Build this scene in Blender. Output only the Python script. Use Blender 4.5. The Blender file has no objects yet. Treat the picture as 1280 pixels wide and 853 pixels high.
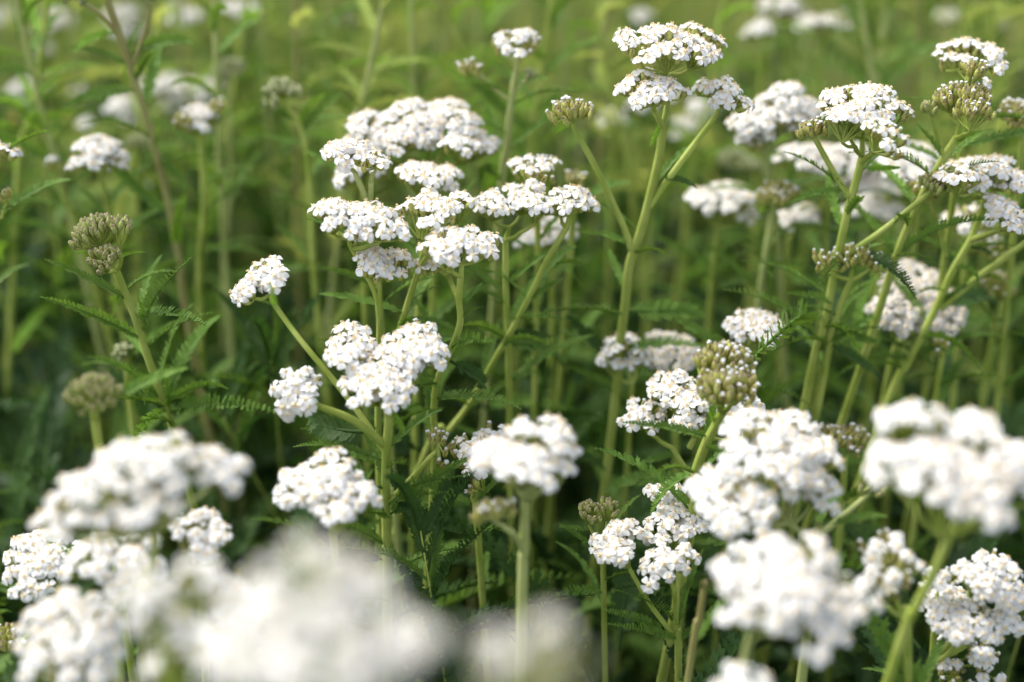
import bpy, math, random, zlib
import numpy as np
from mathutils import Vector, Matrix

SC = bpy.context.scene
COL = SC.collection
random.seed(7)
RNG = np.random.default_rng(11)

# ------------------------------------------------------------------ camera
CAM_Z, TILT, LENS = 0.85, math.radians(27.0), 50.0
cam_data = bpy.data.cameras.new("camera")
cam = bpy.data.objects.new("camera", cam_data)
COL.objects.link(cam)
cam.location = (0, 0, CAM_Z)
cam.rotation_euler = (math.pi / 2 - TILT, 0, 0)
cam_data.lens = LENS
cam_data.sensor_width = 36.0
cam_data.clip_start = 0.01
cam_data.clip_end = 2000.0
cam_data.dof.use_dof = True
cam_data.dof.focus_distance = 0.565
cam_data.dof.aperture_fstop = 3.2
SC.camera = cam

# ------------------------------------------------------------------ light
SUN_EL, SUN_AZ = 57.0, -62.0          # azimuth from +Y towards +X; behind the flowers on the left, softened by thin cloud
world = bpy.data.worlds.new("World")
SC.world = world
world.use_nodes = True
wn = world.node_tree
bgn = wn.nodes["Background"]
sky = wn.nodes.new("ShaderNodeTexSky")
sky.sky_type = 'NISHITA'
sky.sun_disc = False
sky.sun_elevation = math.radians(SUN_EL)
sky.sun_rotation = math.radians(SUN_AZ)
sky.air_density = 1.0
sky.dust_density = 3.0
sky.ozone_density = 1.0
hsv = wn.nodes.new("ShaderNodeHueSaturation")     # thin cloud takes the blue out of the sky
hsv.inputs["Saturation"].default_value = 0.36
wn.links.new(sky.outputs[0], hsv.inputs["Color"])
wn.links.new(hsv.outputs[0], bgn.inputs[0])
bgn.inputs[1].default_value = 0.15
sun_d = bpy.data.lights.new("sun", 'SUN')
sun_d.energy = 1.35
sun_d.angle = math.radians(28)
sun_d.color = (1.0, 0.945, 0.86)
sun = bpy.data.objects.new("sun", sun_d)
COL.objects.link(sun)
_e, _a = math.radians(SUN_EL), math.radians(SUN_AZ)
sdir = Vector((math.sin(_a) * math.cos(_e), math.cos(_a) * math.cos(_e), math.sin(_e)))
sun.rotation_euler = sdir.to_track_quat('Z', 'Y').to_euler()
sun.location = sdir * 10
SC.view_settings.view_transform = 'Standard'
SC.view_settings.look = 'None'
SC.view_settings.exposure = 1.30
SC.view_settings.gamma = 1.0
SC.view_settings.use_curve_mapping = False
try:
    SC.cycles.max_bounces = 10
    SC.cycles.transmission_bounces = 6
    SC.cycles.diffuse_bounces = 5
except Exception:
    pass

# ------------------------------------------------------------------ materials
def mat(name, col, col2=None, scale=60.0, rough=0.55, trans=0.0, tcol=None, spec=0.3, rand=0.0, bump=0.0):
    m = bpy.data.materials.new(name)
    m.use_nodes = True
    nt = m.node_tree
    N, L = nt.nodes, nt.links
    b = N["Principled BSDF"]
    out = N["Material Output"]
    b.inputs["Roughness"].default_value = rough
    b.inputs["Specular IOR Level"].default_value = spec
    src = None
    if col2:
        tex = N.new("ShaderNodeTexNoise"); tex.inputs["Scale"].default_value = scale
        tex.inputs["Detail"].default_value = 3
        geo = N.new("ShaderNodeNewGeometry")
        L.new(geo.outputs["Position"], tex.inputs["Vector"])
        ramp = N.new("ShaderNodeValToRGB")
        ramp.color_ramp.elements[0].position = 0.35
        ramp.color_ramp.elements[1].position = 0.68
        ramp.color_ramp.elements[0].color = (*col, 1)
        ramp.color_ramp.elements[1].color = (*col2, 1)
        L.new(tex.outputs["Fac"], ramp.inputs["Fac"])
        src = ramp.outputs["Color"]
        if rand > 0:
            oi = N.new("ShaderNodeObjectInfo")
            hs = N.new("ShaderNodeHueSaturation")
            mr = N.new("ShaderNodeMapRange")
            mr.inputs["To Min"].default_value = 1 - rand
            mr.inputs["To Max"].default_value = 1 + rand
            L.new(oi.outputs["Random"], mr.inputs["Value"])
            L.new(mr.outputs["Result"], hs.inputs["Value"])
            L.new(src, hs.inputs["Color"])
            src = hs.outputs["Color"]
        L.new(src, b.inputs["Base Color"])
        if bump > 0:
            bp = N.new("ShaderNodeBump"); bp.inputs["Strength"].default_value = bump
            bp.inputs["Distance"].default_value = 0.0005
            t2 = N.new("ShaderNodeTexNoise"); t2.inputs["Scale"].default_value = 1800
            L.new(geo.outputs["Position"], t2.inputs["Vector"])
            L.new(t2.outputs["Fac"], bp.inputs["Height"])
            L.new(bp.outputs["Normal"], b.inputs["Normal"])
    else:
        b.inputs["Base Color"].default_value = (*col, 1)
    if trans > 0:
        tr = N.new("ShaderNodeBsdfTranslucent")
        mix = N.new("ShaderNodeMixShader"); mix.inputs[0].default_value = trans
        if tcol:
            tr.inputs["Color"].default_value = (*tcol, 1)
        elif src:
            L.new(src, tr.inputs["Color"])
        else:
            tr.inputs["Color"].default_value = (*col, 1)
        L.new(b.outputs[0], mix.inputs[1]); L.new(tr.outputs[0], mix.inputs[2])
        L.new(mix.outputs[0], out.inputs["Surface"])
    return m

M = {
    'petal': mat("white_petal", (0.80, 0.80, 0.80), (0.86, 0.86, 0.86), 300, 0.6, 0.28, (0.86, 0.85, 0.82), 0.15),
    'petal_dull': mat("dull_petal", (0.62, 0.60, 0.57), (0.72, 0.70, 0.68), 300, 0.6, 0.22, (0.7, 0.68, 0.64), 0.15),
    'disc': mat("cream_disc", (0.74, 0.62, 0.40), (0.80, 0.72, 0.55), 500, 0.6),
    'anther': mat("tan_anther", (0.58, 0.39, 0.17), (0.70, 0.54, 0.30), 500, 0.6),
    'bract': mat("bract_green", (0.38, 0.41, 0.09), (0.53, 0.54, 0.18), 500, 0.55, 0.1, None, 0.3),
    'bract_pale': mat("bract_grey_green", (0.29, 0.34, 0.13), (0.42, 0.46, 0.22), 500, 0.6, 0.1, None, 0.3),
    'bract_edge': mat("bract_brown", (0.29, 0.23, 0.05), (0.40, 0.33, 0.10), 600, 0.6),
    'bud_tip': mat("bud_tip_brown", (0.13, 0.09, 0.07), (0.27, 0.22, 0.14), 600, 0.6),
    'bud_green': mat("bud_grey_green", (0.28, 0.34, 0.09), (0.42, 0.46, 0.16), 500, 0.6, 0.1, None, 0.2),
    'bud_edge': mat("bud_bract_edge", (0.18, 0.16, 0.06), (0.28, 0.26, 0.10), 600, 0.6),
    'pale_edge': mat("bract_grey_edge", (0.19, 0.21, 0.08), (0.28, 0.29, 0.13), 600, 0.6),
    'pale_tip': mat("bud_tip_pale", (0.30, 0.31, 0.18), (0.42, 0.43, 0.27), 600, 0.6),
    'stem': mat("stem_green", (0.27, 0.35, 0.05), (0.43, 0.50, 0.12), 70, 0.65, 0.06, (0.35, 0.5, 0.08), 0.35, 0.12, 0.35),
    'stem_pale': mat("stem_pale_green", (0.33, 0.38, 0.12), (0.43, 0.48, 0.18), 45, 0.5, 0.06, None, 0.35, 0.1, 0.35),
    'stem_brown': mat("stem_brownish", (0.26, 0.23, 0.08), (0.34, 0.34, 0.12), 40, 0.5, 0.05, None, 0.35, 0.1, 0.35),
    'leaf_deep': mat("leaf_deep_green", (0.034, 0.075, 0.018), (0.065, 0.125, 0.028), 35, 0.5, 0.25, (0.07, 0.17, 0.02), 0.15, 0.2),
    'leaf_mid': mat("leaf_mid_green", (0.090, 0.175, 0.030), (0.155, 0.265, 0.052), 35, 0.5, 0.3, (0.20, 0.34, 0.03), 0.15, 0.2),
    'leaf_shade': mat("leaf_shaded_green", (0.018, 0.046, 0.014), (0.045, 0.095, 0.024), 30, 0.5, 0.15, (0.05, 0.12, 0.02), 0.15, 0.2),  # leaf green darkened: shade under the flower heads put into the colour
    'leaf_meadow_lit': mat("leaf_meadow_lit_green", (0.225, 0.325, 0.062), (0.36, 0.46, 0.125), 6, 0.6, 0.48, (0.52, 0.56, 0.12), 0.1, 0.2),  # leaf green lightened so the colour carries sunlight on the meadow behind
    'leaf_lime': mat("leaf_lime_green", (0.14, 0.28, 0.03), (0.22, 0.37, 0.04), 60, 0.5, 0.35, (0.28, 0.48, 0.04), 0.15, 0.15),
    'straw': mat("pale_straw", (0.36, 0.36, 0.17), (0.50, 0.48, 0.25), 20, 0.7, 0.15, None, 0.1),
    'soil': mat("dark_soil", (0.022, 0.022, 0.012), (0.045, 0.055, 0.022), 12, 0.9, 0, None, 0.1),
    'yellow': mat("yellow_petal", (0.62, 0.42, 0.03), (0.7, 0.5, 0.05), 100, 0.6, 0.2),
}

# ------------------------------------------------------------------ mesh builder
class MB:
    def __init__(s):
        s.V, s.T, s.Q, s.mT, s.mQ, s.n = [], [], [], [], [], 0
    def add(s, V, T=None, Q=None, mT=0, mQ=0):
        V = np.asarray(V, dtype=np.float32)
        if T is not None and len(T):
            T = np.asarray(T, dtype=np.int32) + s.n
            s.T.append(T); s.mT.append(np.broadcast_to(np.asarray(mT, dtype=np.int32), (len(T),)))
        if Q is not None and len(Q):
            Q = np.asarray(Q, dtype=np.int32) + s.n
            s.Q.append(Q); s.mQ.append(np.broadcast_to(np.asarray(mQ, dtype=np.int32), (len(Q),)))
        s.V.append(V); s.n += len(V)
    def mesh(s, name, mats):
        me = bpy.data.meshes.new(name)
        if s.n == 0:
            return me
        V = np.concatenate(s.V)
        T = np.concatenate(s.T) if s.T else np.zeros((0, 3), np.int32)
        Q = np.concatenate(s.Q) if s.Q else np.zeros((0, 4), np.int32)
        mi = np.concatenate(s.mT + s.mQ) if (s.mT or s.mQ) else np.zeros(0, np.int32)
        me.vertices.add(len(V)); me.vertices.foreach_set("co", V.ravel())
        nl = T.size + Q.size
        me.loops.add(nl)
        me.loops.foreach_set("vertex_index", np.concatenate([T.ravel(), Q.ravel()]).astype(np.int32))
        npoly = len(T) + len(Q)
        me.polygons.add(npoly)
        ls = np.concatenate([np.arange(len(T)) * 3, T.size + np.arange(len(Q)) * 4]).astype(np.int32)
        me.polygons.foreach_set("loop_start", ls)
        me.polygons.foreach_set("material_index", mi.astype(np.int32))
        me.polygons.foreach_set("use_smooth", np.ones(npoly, dtype=bool))
        for m in mats:
            me.materials.append(m)
        me.update(calc_edges=True)
        return me
    def build(s, name, mats, parent=None):
        o = bpy.data.objects.new(name, s.mesh(name, mats))
        COL.objects.link(o)
        if parent is not None:
            o.parent = parent
        return o

def unit(v):
    v = np.asarray(v, float); return v / (np.linalg.norm(v) + 1e-12)

def smooth_path(P, per=8):
    """Catmull-Rom through the points."""
    P = np.asarray(P, float)
    if len(P) < 3:
        t = np.linspace(0, 1, per + 1)[:, None]
        return P[0] * (1 - t) + P[-1] * t
    E = np.vstack([2 * P[0] - P[1], P, 2 * P[-1] - P[-2]])
    out = []
    for i in range(1, len(E) - 2):
        p0, p1, p2, p3 = E[i - 1], E[i], E[i + 1], E[i + 2]
        t = np.linspace(0, 1, per, endpoint=False)[:, None]
        out.append(0.5 * (2 * p1 + (p2 - p0) * t + (2 * p0 - 5 * p1 + 4 * p2 - p3) * t ** 2 + (3 * p1 - p0 - 3 * p2 + p3) * t ** 3))
    out.append(P[-1][None])
    return np.vstack(out)

def tube(mb, P, r0, r1, sides=6, m=0, rib=0.0, cap=True):
    P = np.asarray(P, float); n = len(P)
    r = np.linspace(r0, r1, n) if np.isscalar(r0) else r0
    T = np.gradient(P, axis=0)
    T /= (np.linalg.norm(T, axis=1)[:, None] + 1e-12)
    ref = np.array([0.31, 0.95, 0.05]) if abs(T[0][1]) < 0.8 else np.array([1.0, 0.1, 0.05])
    A = np.cross(T, ref); A /= (np.linalg.norm(A, axis=1)[:, None] + 1e-12)
    B = np.cross(T, A)
    th = np.arange(sides) * 2 * math.pi / sides
    rr = np.where(np.arange(sides) % 2 == 0, 1 + rib, 1 - rib)
    c, sn = np.cos(th) * rr, np.sin(th) * rr
    V = P[:, None, :] + r[:, None, None] * (A[:, None, :] * c[None, :, None] + B[:, None, :] * sn[None, :, None])
    V = V.reshape(-1, 3)
    i = np.arange(n - 1)[:, None] * sides; j = np.arange(sides)[None, :]; jn = (j + 1) % sides
    Q = np.stack([i + j, i + jn, i + sides + jn, i + sides + j], -1).reshape(-1, 4)
    if cap:
        V = np.vstack([V, P[-1] + T[-1] * r[-1] * 0.3])
        k = (n - 1) * sides
        Tt = np.stack([k + np.arange(sides), k + (np.arange(sides) + 1) % sides, np.full(sides, len(V) - 1)], -1)
        mb.add(V, Tt, Q, m, m)
    else:
        mb.add(V, None, Q, m, m)

def hairs(mb, P, r, rng, upto=.62, per=11):
    """the short woolly hairs of a yarrow stem"""
    n = int(len(P) * upto)
    seg = np.linalg.norm(np.diff(P[:n + 1], axis=0), axis=1)
    V, T = [], []
    for i in range(n):
        ax = unit(P[i + 1] - P[i])
        for k in range(int(seg[i] / .001 * per * .5)):
            p = P[i] + (P[i + 1] - P[i]) * rng.random()
            o = rng.normal(0, 1, 3); o = unit(o - ax * np.dot(o, ax)); t = np.cross(ax, o)
            q = p + o * r * .95
            tip = q + o * rng.uniform(.0003, .0009) + ax * rng.normal(.0002, .0003) + t * rng.normal(0, .0003)
            b = len(V); V += [q + t * .00006, q - t * .00006, tip]; T.append((b, b + 1, b + 2))
    if V: mb.add(V, T, None, 0)

# ------------------------------------------------------------------ capitulum templates (millimetres, base of the flower face at origin)
def lathe(prof, sides, twist=0.0):
    V = []
    for k, (r, z) in enumerate(prof):
        th = np.arange(sides) * 2 * math.pi / sides + twist * k
        V.append(np.stack([r * np.cos(th), r * np.sin(th), np.full(sides, z)], -1))
    V = np.vstack(V)
    n = len(prof)
    i = np.arange(n - 1)[:, None] * sides; j = np.arange(sides)[None, :]; jn = (j + 1) % sides
    Q = np.stack([i + j, i + jn, i + sides + jn, i + sides + j], -1).reshape(-1, 4)
    return V, Q, n - 1

def t_involucre(lod, kind):
    """green cup / closed bud; returns V,Q,mats (0 stem,1 bract,2 brown edge,3 tip)"""
    if kind == 'open':
        prof = [(0.35, -5.0), (1.05, -4.3), (1.45, -3.0), (1.45, -1.6), (1.15, -0.4)]
    elif kind == 'white':
        prof = [(0.4, -7.6), (1.15, -6.6), (1.6, -4.7), (1.5, -2.6), (1.1, -0.9), (0.85, -0.3)]
    else:
        prof = [(0.4, -7.4), (1.2, -6.4), (1.65, -4.6), (1.6, -2.7), (1.2, -1.1), (0.6, -0.2), (0.05, 0.05)]
    sides = 8 if lod == 0 else 5
    if lod:
        prof = prof[::2] + ([prof[-1]] if len(prof) % 2 == 0 else [])
    V, Q, nb = lathe(prof, sides, math.pi / sides)
    band = np.repeat(np.arange(nb), sides); s = np.tile(np.arange(sides), nb)
    mi = np.ones(len(Q), int)
    if lod == 0:
        mi[((band + s) % 4 == 0) & (band >= (1 if kind != 'open' else 2))] = 2
        if kind != 'open':
            mi[(band == nb - 2) & (s % 2 == 0)] = 3
            if kind == 'bud': mi[(band == nb - 2) & (s % 4 != 1)] = 3
    if kind == 'bud':
        mi[band == nb - 1] = 3
    return V, Q, mi

def t_petals(lod, rng):
    mb = MB()
    n = 5 if rng.random() < 0.75 else (4 if rng.random() < .5 else 6)
    off = rng.random() * 6.28
    for k in range(n):
        a = off + k * 2 * math.pi / n + rng.normal(0, 0.10)
        L = rng.uniform(0.86, 1.1); W = rng.uniform(0.88, 1.12); drop = rng.uniform(0.2, 1.5); tw = rng.normal(0, .18)
        if lod == 0:
            rows = [(0.7, .35, 0.05), (1.35, .95, .28), (2.2, 1.42, .22), (2.85, 1.3, -.05), (3.1, .8, -.22)]
        else:
            rows = [(0.7, .4, 0.05), (1.8, 1.3, .25), (3.05, .95, -.12)]
        V = []
        for (r, w, z) in rows:
            for c in (-1, 0, 1):
                rr = r * L
                if lod == 0 and r > 3 and c == 0: rr *= 0.97
                zz = z - drop * ((r - .7) / 2.4) ** 2 - (0.16 * w if c == 0 else -0.05 * w)
                y = c * w * W
                V.append((rr, y, zz + tw * y))
        V = np.array(V); ca, sa = math.cos(a), math.sin(a)
        V = np.stack([V[:, 0] * ca - V[:, 1] * sa, V[:, 0] * sa + V[:, 1] * ca, V[:, 2]], -1)
        Q = []
        for r in range(len(rows) - 1):
            for c in range(2):
                p = r * 3 + c
                Q.append((p, p + 3, p + 4, p + 1))
        mb.add(V, None, Q)
    return np.vstack(mb.V), np.vstack(mb.Q)

OCT_V = np.array([(1, 0, 0), (0, 1, 0), (-1, 0, 0), (0, -1, 0), (0, 0, 1), (0, 0, -1)], float)
OCT_T = np.array([(0, 1, 4), (1, 2, 4), (2, 3, 4), (3, 0, 4), (1, 0, 5), (2, 1, 5), (3, 2, 5), (0, 3, 5)])

def t_disc(lod, rng):
    mb = MB()
    V, Q, nb = lathe([(1.15, -.35), (1.05, .15), (.65, .5), (.08, .62)], 7 if lod == 0 else 5)
    mb.add(V, None, Q, 0, 0)
    for k in range(int(rng.integers(4, 8)) if lod == 0 else 2):
        a = rng.random() * 6.28; r = rng.uniform(.15, .95)
        h = rng.uniform(.55, 1.25)
        s = rng.uniform(.22, .36)
        mb.add(OCT_V * (s, s, s * 1.7) + (r * math.cos(a), r * math.sin(a), h), OCT_T, None, 1 if rng.random() < .45 else 0)
    T = np.vstack(mb.T); Q = np.vstack(mb.Q)
    return np.vstack(mb.V), T, Q, np.concatenate(mb.mT), np.concatenate(mb.mQ)

def t_whitetip(lod, rng):
    mb = MB()
    n = 4 if lod == 0 else 3
    for k in range(n):                     # crumpled petals just pushing out of the bud
        a = k * 6.28 / n + rng.random(); r = .45
        s = rng.uniform(.65, .95)
        mb.add(OCT_V * (s, s * .8, s * .9) + (r * math.cos(a), r * math.sin(a), rng.uniform(.0, .45)), OCT_T, None)
    return np.vstack(mb.V), np.vstack(mb.T)

TP = {}
_r = np.random.default_rng(5)
for lod in (0, 1):
    TP['pet', lod] = [t_petals(lod, _r) for _ in range(10)]
    TP['disc', lod] = [t_disc(lod, _r) for _ in range(6)]
    TP['wt', lod] = [t_whitetip(lod, _r) for _ in range(5)]
    for k in ('open', 'white', 'bud'):
        TP['inv', lod, k] = t_involucre(lod, k)

def frame_from(n, rng):
    n = unit(n)
    a = unit(np.cross(n, (0.3, 0.9, 0.2) if abs(n[1]) < .9 else (1, 0, 0)))
    b = np.cross(n, a)
    t = rng.random() * 6.28
    return np.stack([a * math.cos(t) + b * math.sin(t), -a * math.sin(t) + b * math.cos(t), n], 1)

SCALE = 0.001
def build_cluster(G, PM, DM, C, R, axis, kind, lod, rng, dome=0.42, fill=1.0, size=1.0, tip=None):
    R = R * 1.08; dome = dome * .74
    """one rounded cluster of capitula; G green mesh, PM petals, DM discs. Returns its base point."""
    axis = unit(axis); C = np.asarray(C, float)
    e1 = unit(np.cross(axis, (0.1, 1, 0.1))); e2 = np.cross(axis, e1)
    sp = {'open': 0.00415, 'half': 0.0041, 'white': 0.0028, 'bud': 0.0023, 'sparse': 0.0046}[kind] * size
    ph = rng.random(4) * 6.28
    def edge(th): return 0.90 + 0.10 * np.sin(2 * th + ph[0]) + .07 * np.sin(3 * th + ph[1]) + 0.05 * np.sin(5 * th + ph[2])
    pts = []
    m = int(R / sp) + 2
    for i in range(-m, m + 1):
        for j in range(-m, m + 1):
            x = (i + 0.5 * (j % 2)) * sp + rng.normal(0, sp * .16); y = j * sp * .87 + rng.normal(0, sp * .16)
            rho = math.hypot(x, y); th = math.atan2(y, x)
            if rho < R * edge(th) and rng.random() < (0.97 - 0.12 * rho / R) * fill:
                pts.append((x, y))
    if not pts:
        pts = [(0, 0)]
    pts = np.array(pts)
    ns = max(1, int(round((R / 0.0088) ** 2 * 0.8)))
    k = np.arange(ns)
    sr = R * 0.82 * np.sqrt((k + .5) / ns); st = k * 2.39996 + ph[3]
    if ns == 1: sr = sr * 0
    S = np.stack([sr * np.cos(st), sr * np.sin(st)], 1) + rng.normal(0, .0012, (ns, 2))
    sh = rng.normal(0, 0.0013, ns)
    own = np.argmin(((pts[:, None] - S[None]) ** 2).sum(-1), 1)
    hb = min(max(0.95 * R, 0.013), 0.026)
    base = C - axis * (hb + 0.004)
    if tip is not None:
        v = C - tip; dv = np.linalg.norm(v)
        base = C - unit(.4 * axis + .6 * v / (dv + 1e-9)) * min(hb + .004, .72 * dv)
    sub_base = []
    for q in range(ns):
        rr = np.linalg.norm(S[q]) / R
        h = dome * R * (.35 - rr ** 2) + sh[q]
        sb = C + (e1 * S[q][0] + e2 * S[q][1]) * .72 + axis * (h - 0.0125)
        d = sb - base
        if np.dot(d, axis) < .003: sb = sb + axis * (.003 - np.dot(d, axis))
        sub_base.append(sb)
        mid = base * .55 + sb * .45 + axis * (-.0005) + (e1 * S[q][0] + e2 * S[q][1]) * .12
        tube(G, smooth_path([base, mid, sb], 3), .0008 * size, .00065 * size, 5 if lod == 0 else 4, 0, 0, False)
    for (x, y), q in zip(pts, own):
        dx, dy = x - S[q][0], y - S[q][1]
        if ns > 1:
            x -= dx * .10; y -= dy * .10
        rho = math.hypot(x, y); ld = math.hypot(dx, dy)
        h = dome * R * (.35 - (rho / R) ** 2) + sh[q] - 14.0 * ld * ld + rng.normal(0, .0005)
        p = C + e1 * x + e2 * y + axis * h
        out = e1 * (x / R * .42 + dx * 26) + e2 * (y / R * .42 + dy * 26)
        nrm = unit(axis + out * (1.0 if kind in ('open', 'half') else .75) + rng.normal(0, .13, 3))
        F = frame_from(nrm, rng)
        s = SCALE * size * rng.uniform(.88, 1.1)
        if kind == 'open':
            kk = 'open' if rng.random() < .94 - .10 * (rho / R) ** 3 else 'white'
        elif kind == 'half':
            kk = 'open' if rng.random() < .62 - .45 * rho / R else 'white'
            if kk == 'white' and rng.random() < .25: kk = 'bud'
        elif kind == 'sparse':
            kk = 'white'; s *= 1.05
        elif kind == 'white':
            kk = 'white' if rng.random() < .55 - .3 * rho / R else 'bud'
        else:
            kk = 'bud'
        V, Q, mi = TP['inv', lod, kk]
        sb_ = s * ((.62 if kind == 'bud' else .72) if kk == 'bud' else (.76 if kk == 'white' else 1.0))
        Vw = (V * sb_) @ F.T + p
        G.add(Vw, None, Q, 0, mi)
        foot = p - nrm * (5.0 if kk == 'open' else 7.0) * sb_
        if lod == 0 or rng.random() < .6:
            tube(G, np.array([sub_base[q], (sub_base[q] + foot) / 2 + out * .0006, foot + nrm * .0003]), .00042, .0004, 4 if lod == 0 else 3, 0, 0, False)
        if kk == 'open':
            V, Q = TP['pet', lod][rng.integers(10)]
            PM.add((V * s * rng.uniform(.90, 1.04)) @ F.T + p, None, Q, 0, 1 if rng.random() < .12 else 0)
            V, T, Q, mT, mQ = TP['disc', lod][rng.integers(6)]
            DM.add((V * s) @ F.T + p, T, Q, mT, mQ)
        elif kk == 'white':
            V, T = TP['wt', lod][rng.integers(5)]
            PM.add((V * sb_ * rng.uniform(.85, 1.35)) @ F.T + p, T, None)
    return base

# ------------------------------------------------------------------ leaves: unit length along +X, normal +Z
def leaf_mesh_data(rng, pairs=19, wid=0.15, droop=0.25, fold=0.55, lod=0, side=0.0):
    mb = MB()
    def mid(x): return np.array([x, side * x * x, 0.10 * math.sin(x * 2.2) - droop * x * x])
    xs = np.linspace(0, 1, 11 if lod == 0 else 6)
    P = np.array([mid(x) for x in xs])
    tube(mb, P, np.linspace(.014, .004, len(xs)), None, 5 if lod == 0 else 3, 0, 0, False)
    sp = 0.9 / pairs
    for k in range(pairs):
        x = 0.07 + 0.93 * (k + .5) / pairs
        w = wid * (math.sin(math.pi * min(1, (x * .93 + .10)) ** .85) ** .7 * .9 + .12)
        for sd in (-1, 1):
            L = w * rng.uniform(.85, 1.12)
            ang = math.radians(rng.uniform(48, 62) - 18 * x)
            f = fold * rng.uniform(.7, 1.3)
            d = np.array([math.cos(ang), sd * math.sin(ang) * math.cos(f), math.sin(ang) * math.sin(f)])
            t = np.array([math.sin(ang), -sd * math.cos(ang) * math.cos(f), 0.25 * rng.normal()])
            nn = unit(np.cross(d, t))
            b = sp * (1.0 if lod == 0 else 1.1)
            o = mid(x)
            curl = rng.uniform(-.1, .25)
            def pt(s, v): return o + d * (s * L) + t * (v * b) + nn * (curl * s * s * L * (-sd))
            if lod == 0:
                V = [pt(0, -.28), pt(0, .28), pt(.38, .72), pt(.42, .26), pt(.70, .58), pt(.74, .2), pt(1.05, 0),
                     pt(.74, -.2), pt(.70, -.58), pt(.42, -.26), pt(.38, -.72)]
                mb.add(V, [(1, 2, 3), (10, 0, 9), (3, 4, 5), (8, 9, 7), (5, 6, 7)], [(0, 1, 3, 9), (9, 3, 5, 7)])
            else:
                mb.add([pt(0, -.3), pt(.45, -.42), pt(1.05, 0), pt(.45, .42), ], None, [(0, 1, 2, 3)])
    return mb

LEAF_VAR, LEAF_LOW = [], []
_r = np.random.default_rng(21)
for v in range(6):
    LEAF_VAR.append(leaf_mesh_data(_r, int(_r.integers(21, 27)), _r.uniform(.088, .122), _r.uniform(.0, .3), _r.uniform(.3, .9), 0, _r.normal(0, .08)))
for v in range(5):
    LEAF_LOW.append(leaf_mesh_data(_r, 14, _r.uniform(.12, .17), _r.uniform(.1, .5), _r.uniform(.3, .8), 1, _r.normal(0, .1)))
LEAF_CACHE = {}
def leaf_mesh(v, m, low=False):
    key = (v, m, low)
    if key not in LEAF_CACHE:
        src = LEAF_LOW[v % len(LEAF_LOW)] if low else LEAF_VAR[v % len(LEAF_VAR)]
        LEAF_CACHE[key] = src.mesh("leaf", [M[m]])
    return LEAF_CACHE[key]

def leaf_matrix(base, tip, up, length=None, roll=0.0, wscale=1.0):
    base = np.asarray(base, float); x = np.asarray(tip, float) - base
    L = np.linalg.norm(x) if length is None else length
    x = unit(x)
    z = np.asarray(up, float); z = unit(z - x * np.dot(z, x)); y = np.cross(z, x)
    c, s = math.cos(roll), math.sin(roll)
    y, z = y * c + z * s, z * c - y * s
    Mx = Matrix.Identity(4)
    for i in range(3):
        Mx[i][0] = x[i] * L; Mx[i][1] = y[i] * L * wscale; Mx[i][2] = z[i] * L * wscale; Mx[i][3] = base[i]
    return Mx

def put_leaf(parent, origin, base, tip, m, low=False, roll=0.0, wscale=1.0, v=None, up=None):
    o = bpy.data.objects.new("leaf", leaf_mesh(random.randrange(6) if v is None else v, m, low))
    COL.objects.link(o)
    o.parent = parent
    o.matrix_local = leaf_matrix(np.asarray(base) - origin, np.asarray(tip) - origin, up or (random.gauss(0, .25), random.gauss(-.15, .25), 1), None, roll, wscale)
    return o

# ------------------------------------------------------------------ pixel of the photograph -> ray of the camera
FPX = 1280 * LENS / 36.0
def ray(px, py):
    a, b = (px - 640) / FPX, (426.5 - py) / FPX
    return np.array([a, math.cos(TILT) + b * math.sin(TILT), -math.sin(TILT) + b * math.cos(TILT)])
def at(px, py, Y):
    d = ray(px, py); t = Y / d[1]
    return np.array([d[0] * t, Y, CAM_Z + d[2] * t])

def tag(o, label=None, cat=None, group=None, kind=None):
    if label: o["label"] = label
    if cat: o["category"] = cat
    if group: o["group"] = group
    if kind: o["kind"] = kind
    return o

# ------------------------------------------------------------------ setting
gb = MB()
S_ = 600.0
gb.add([(-S_, -S_, 0), (S_, -S_, 0), (S_, S_, 0), (-S_, S_, 0)], None, [(0, 1, 2, 3)])
tag(gb.build("ground", [M['soil']]), kind='structure')

# ------------------------------------------------------------------ a yarrow plant traced in the photograph
def H(kind, cl, att=None, via=None, ax=(0, 0), dome=.42, fill=1.0, size=1.0, m='petal', dd=0.0, r=1.2):
    return dict(kind=kind, cl=cl, att=att, via=via, ax=ax, dome=dome, fill=fill, size=size, m=m, dd=dd, r=r)

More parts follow.
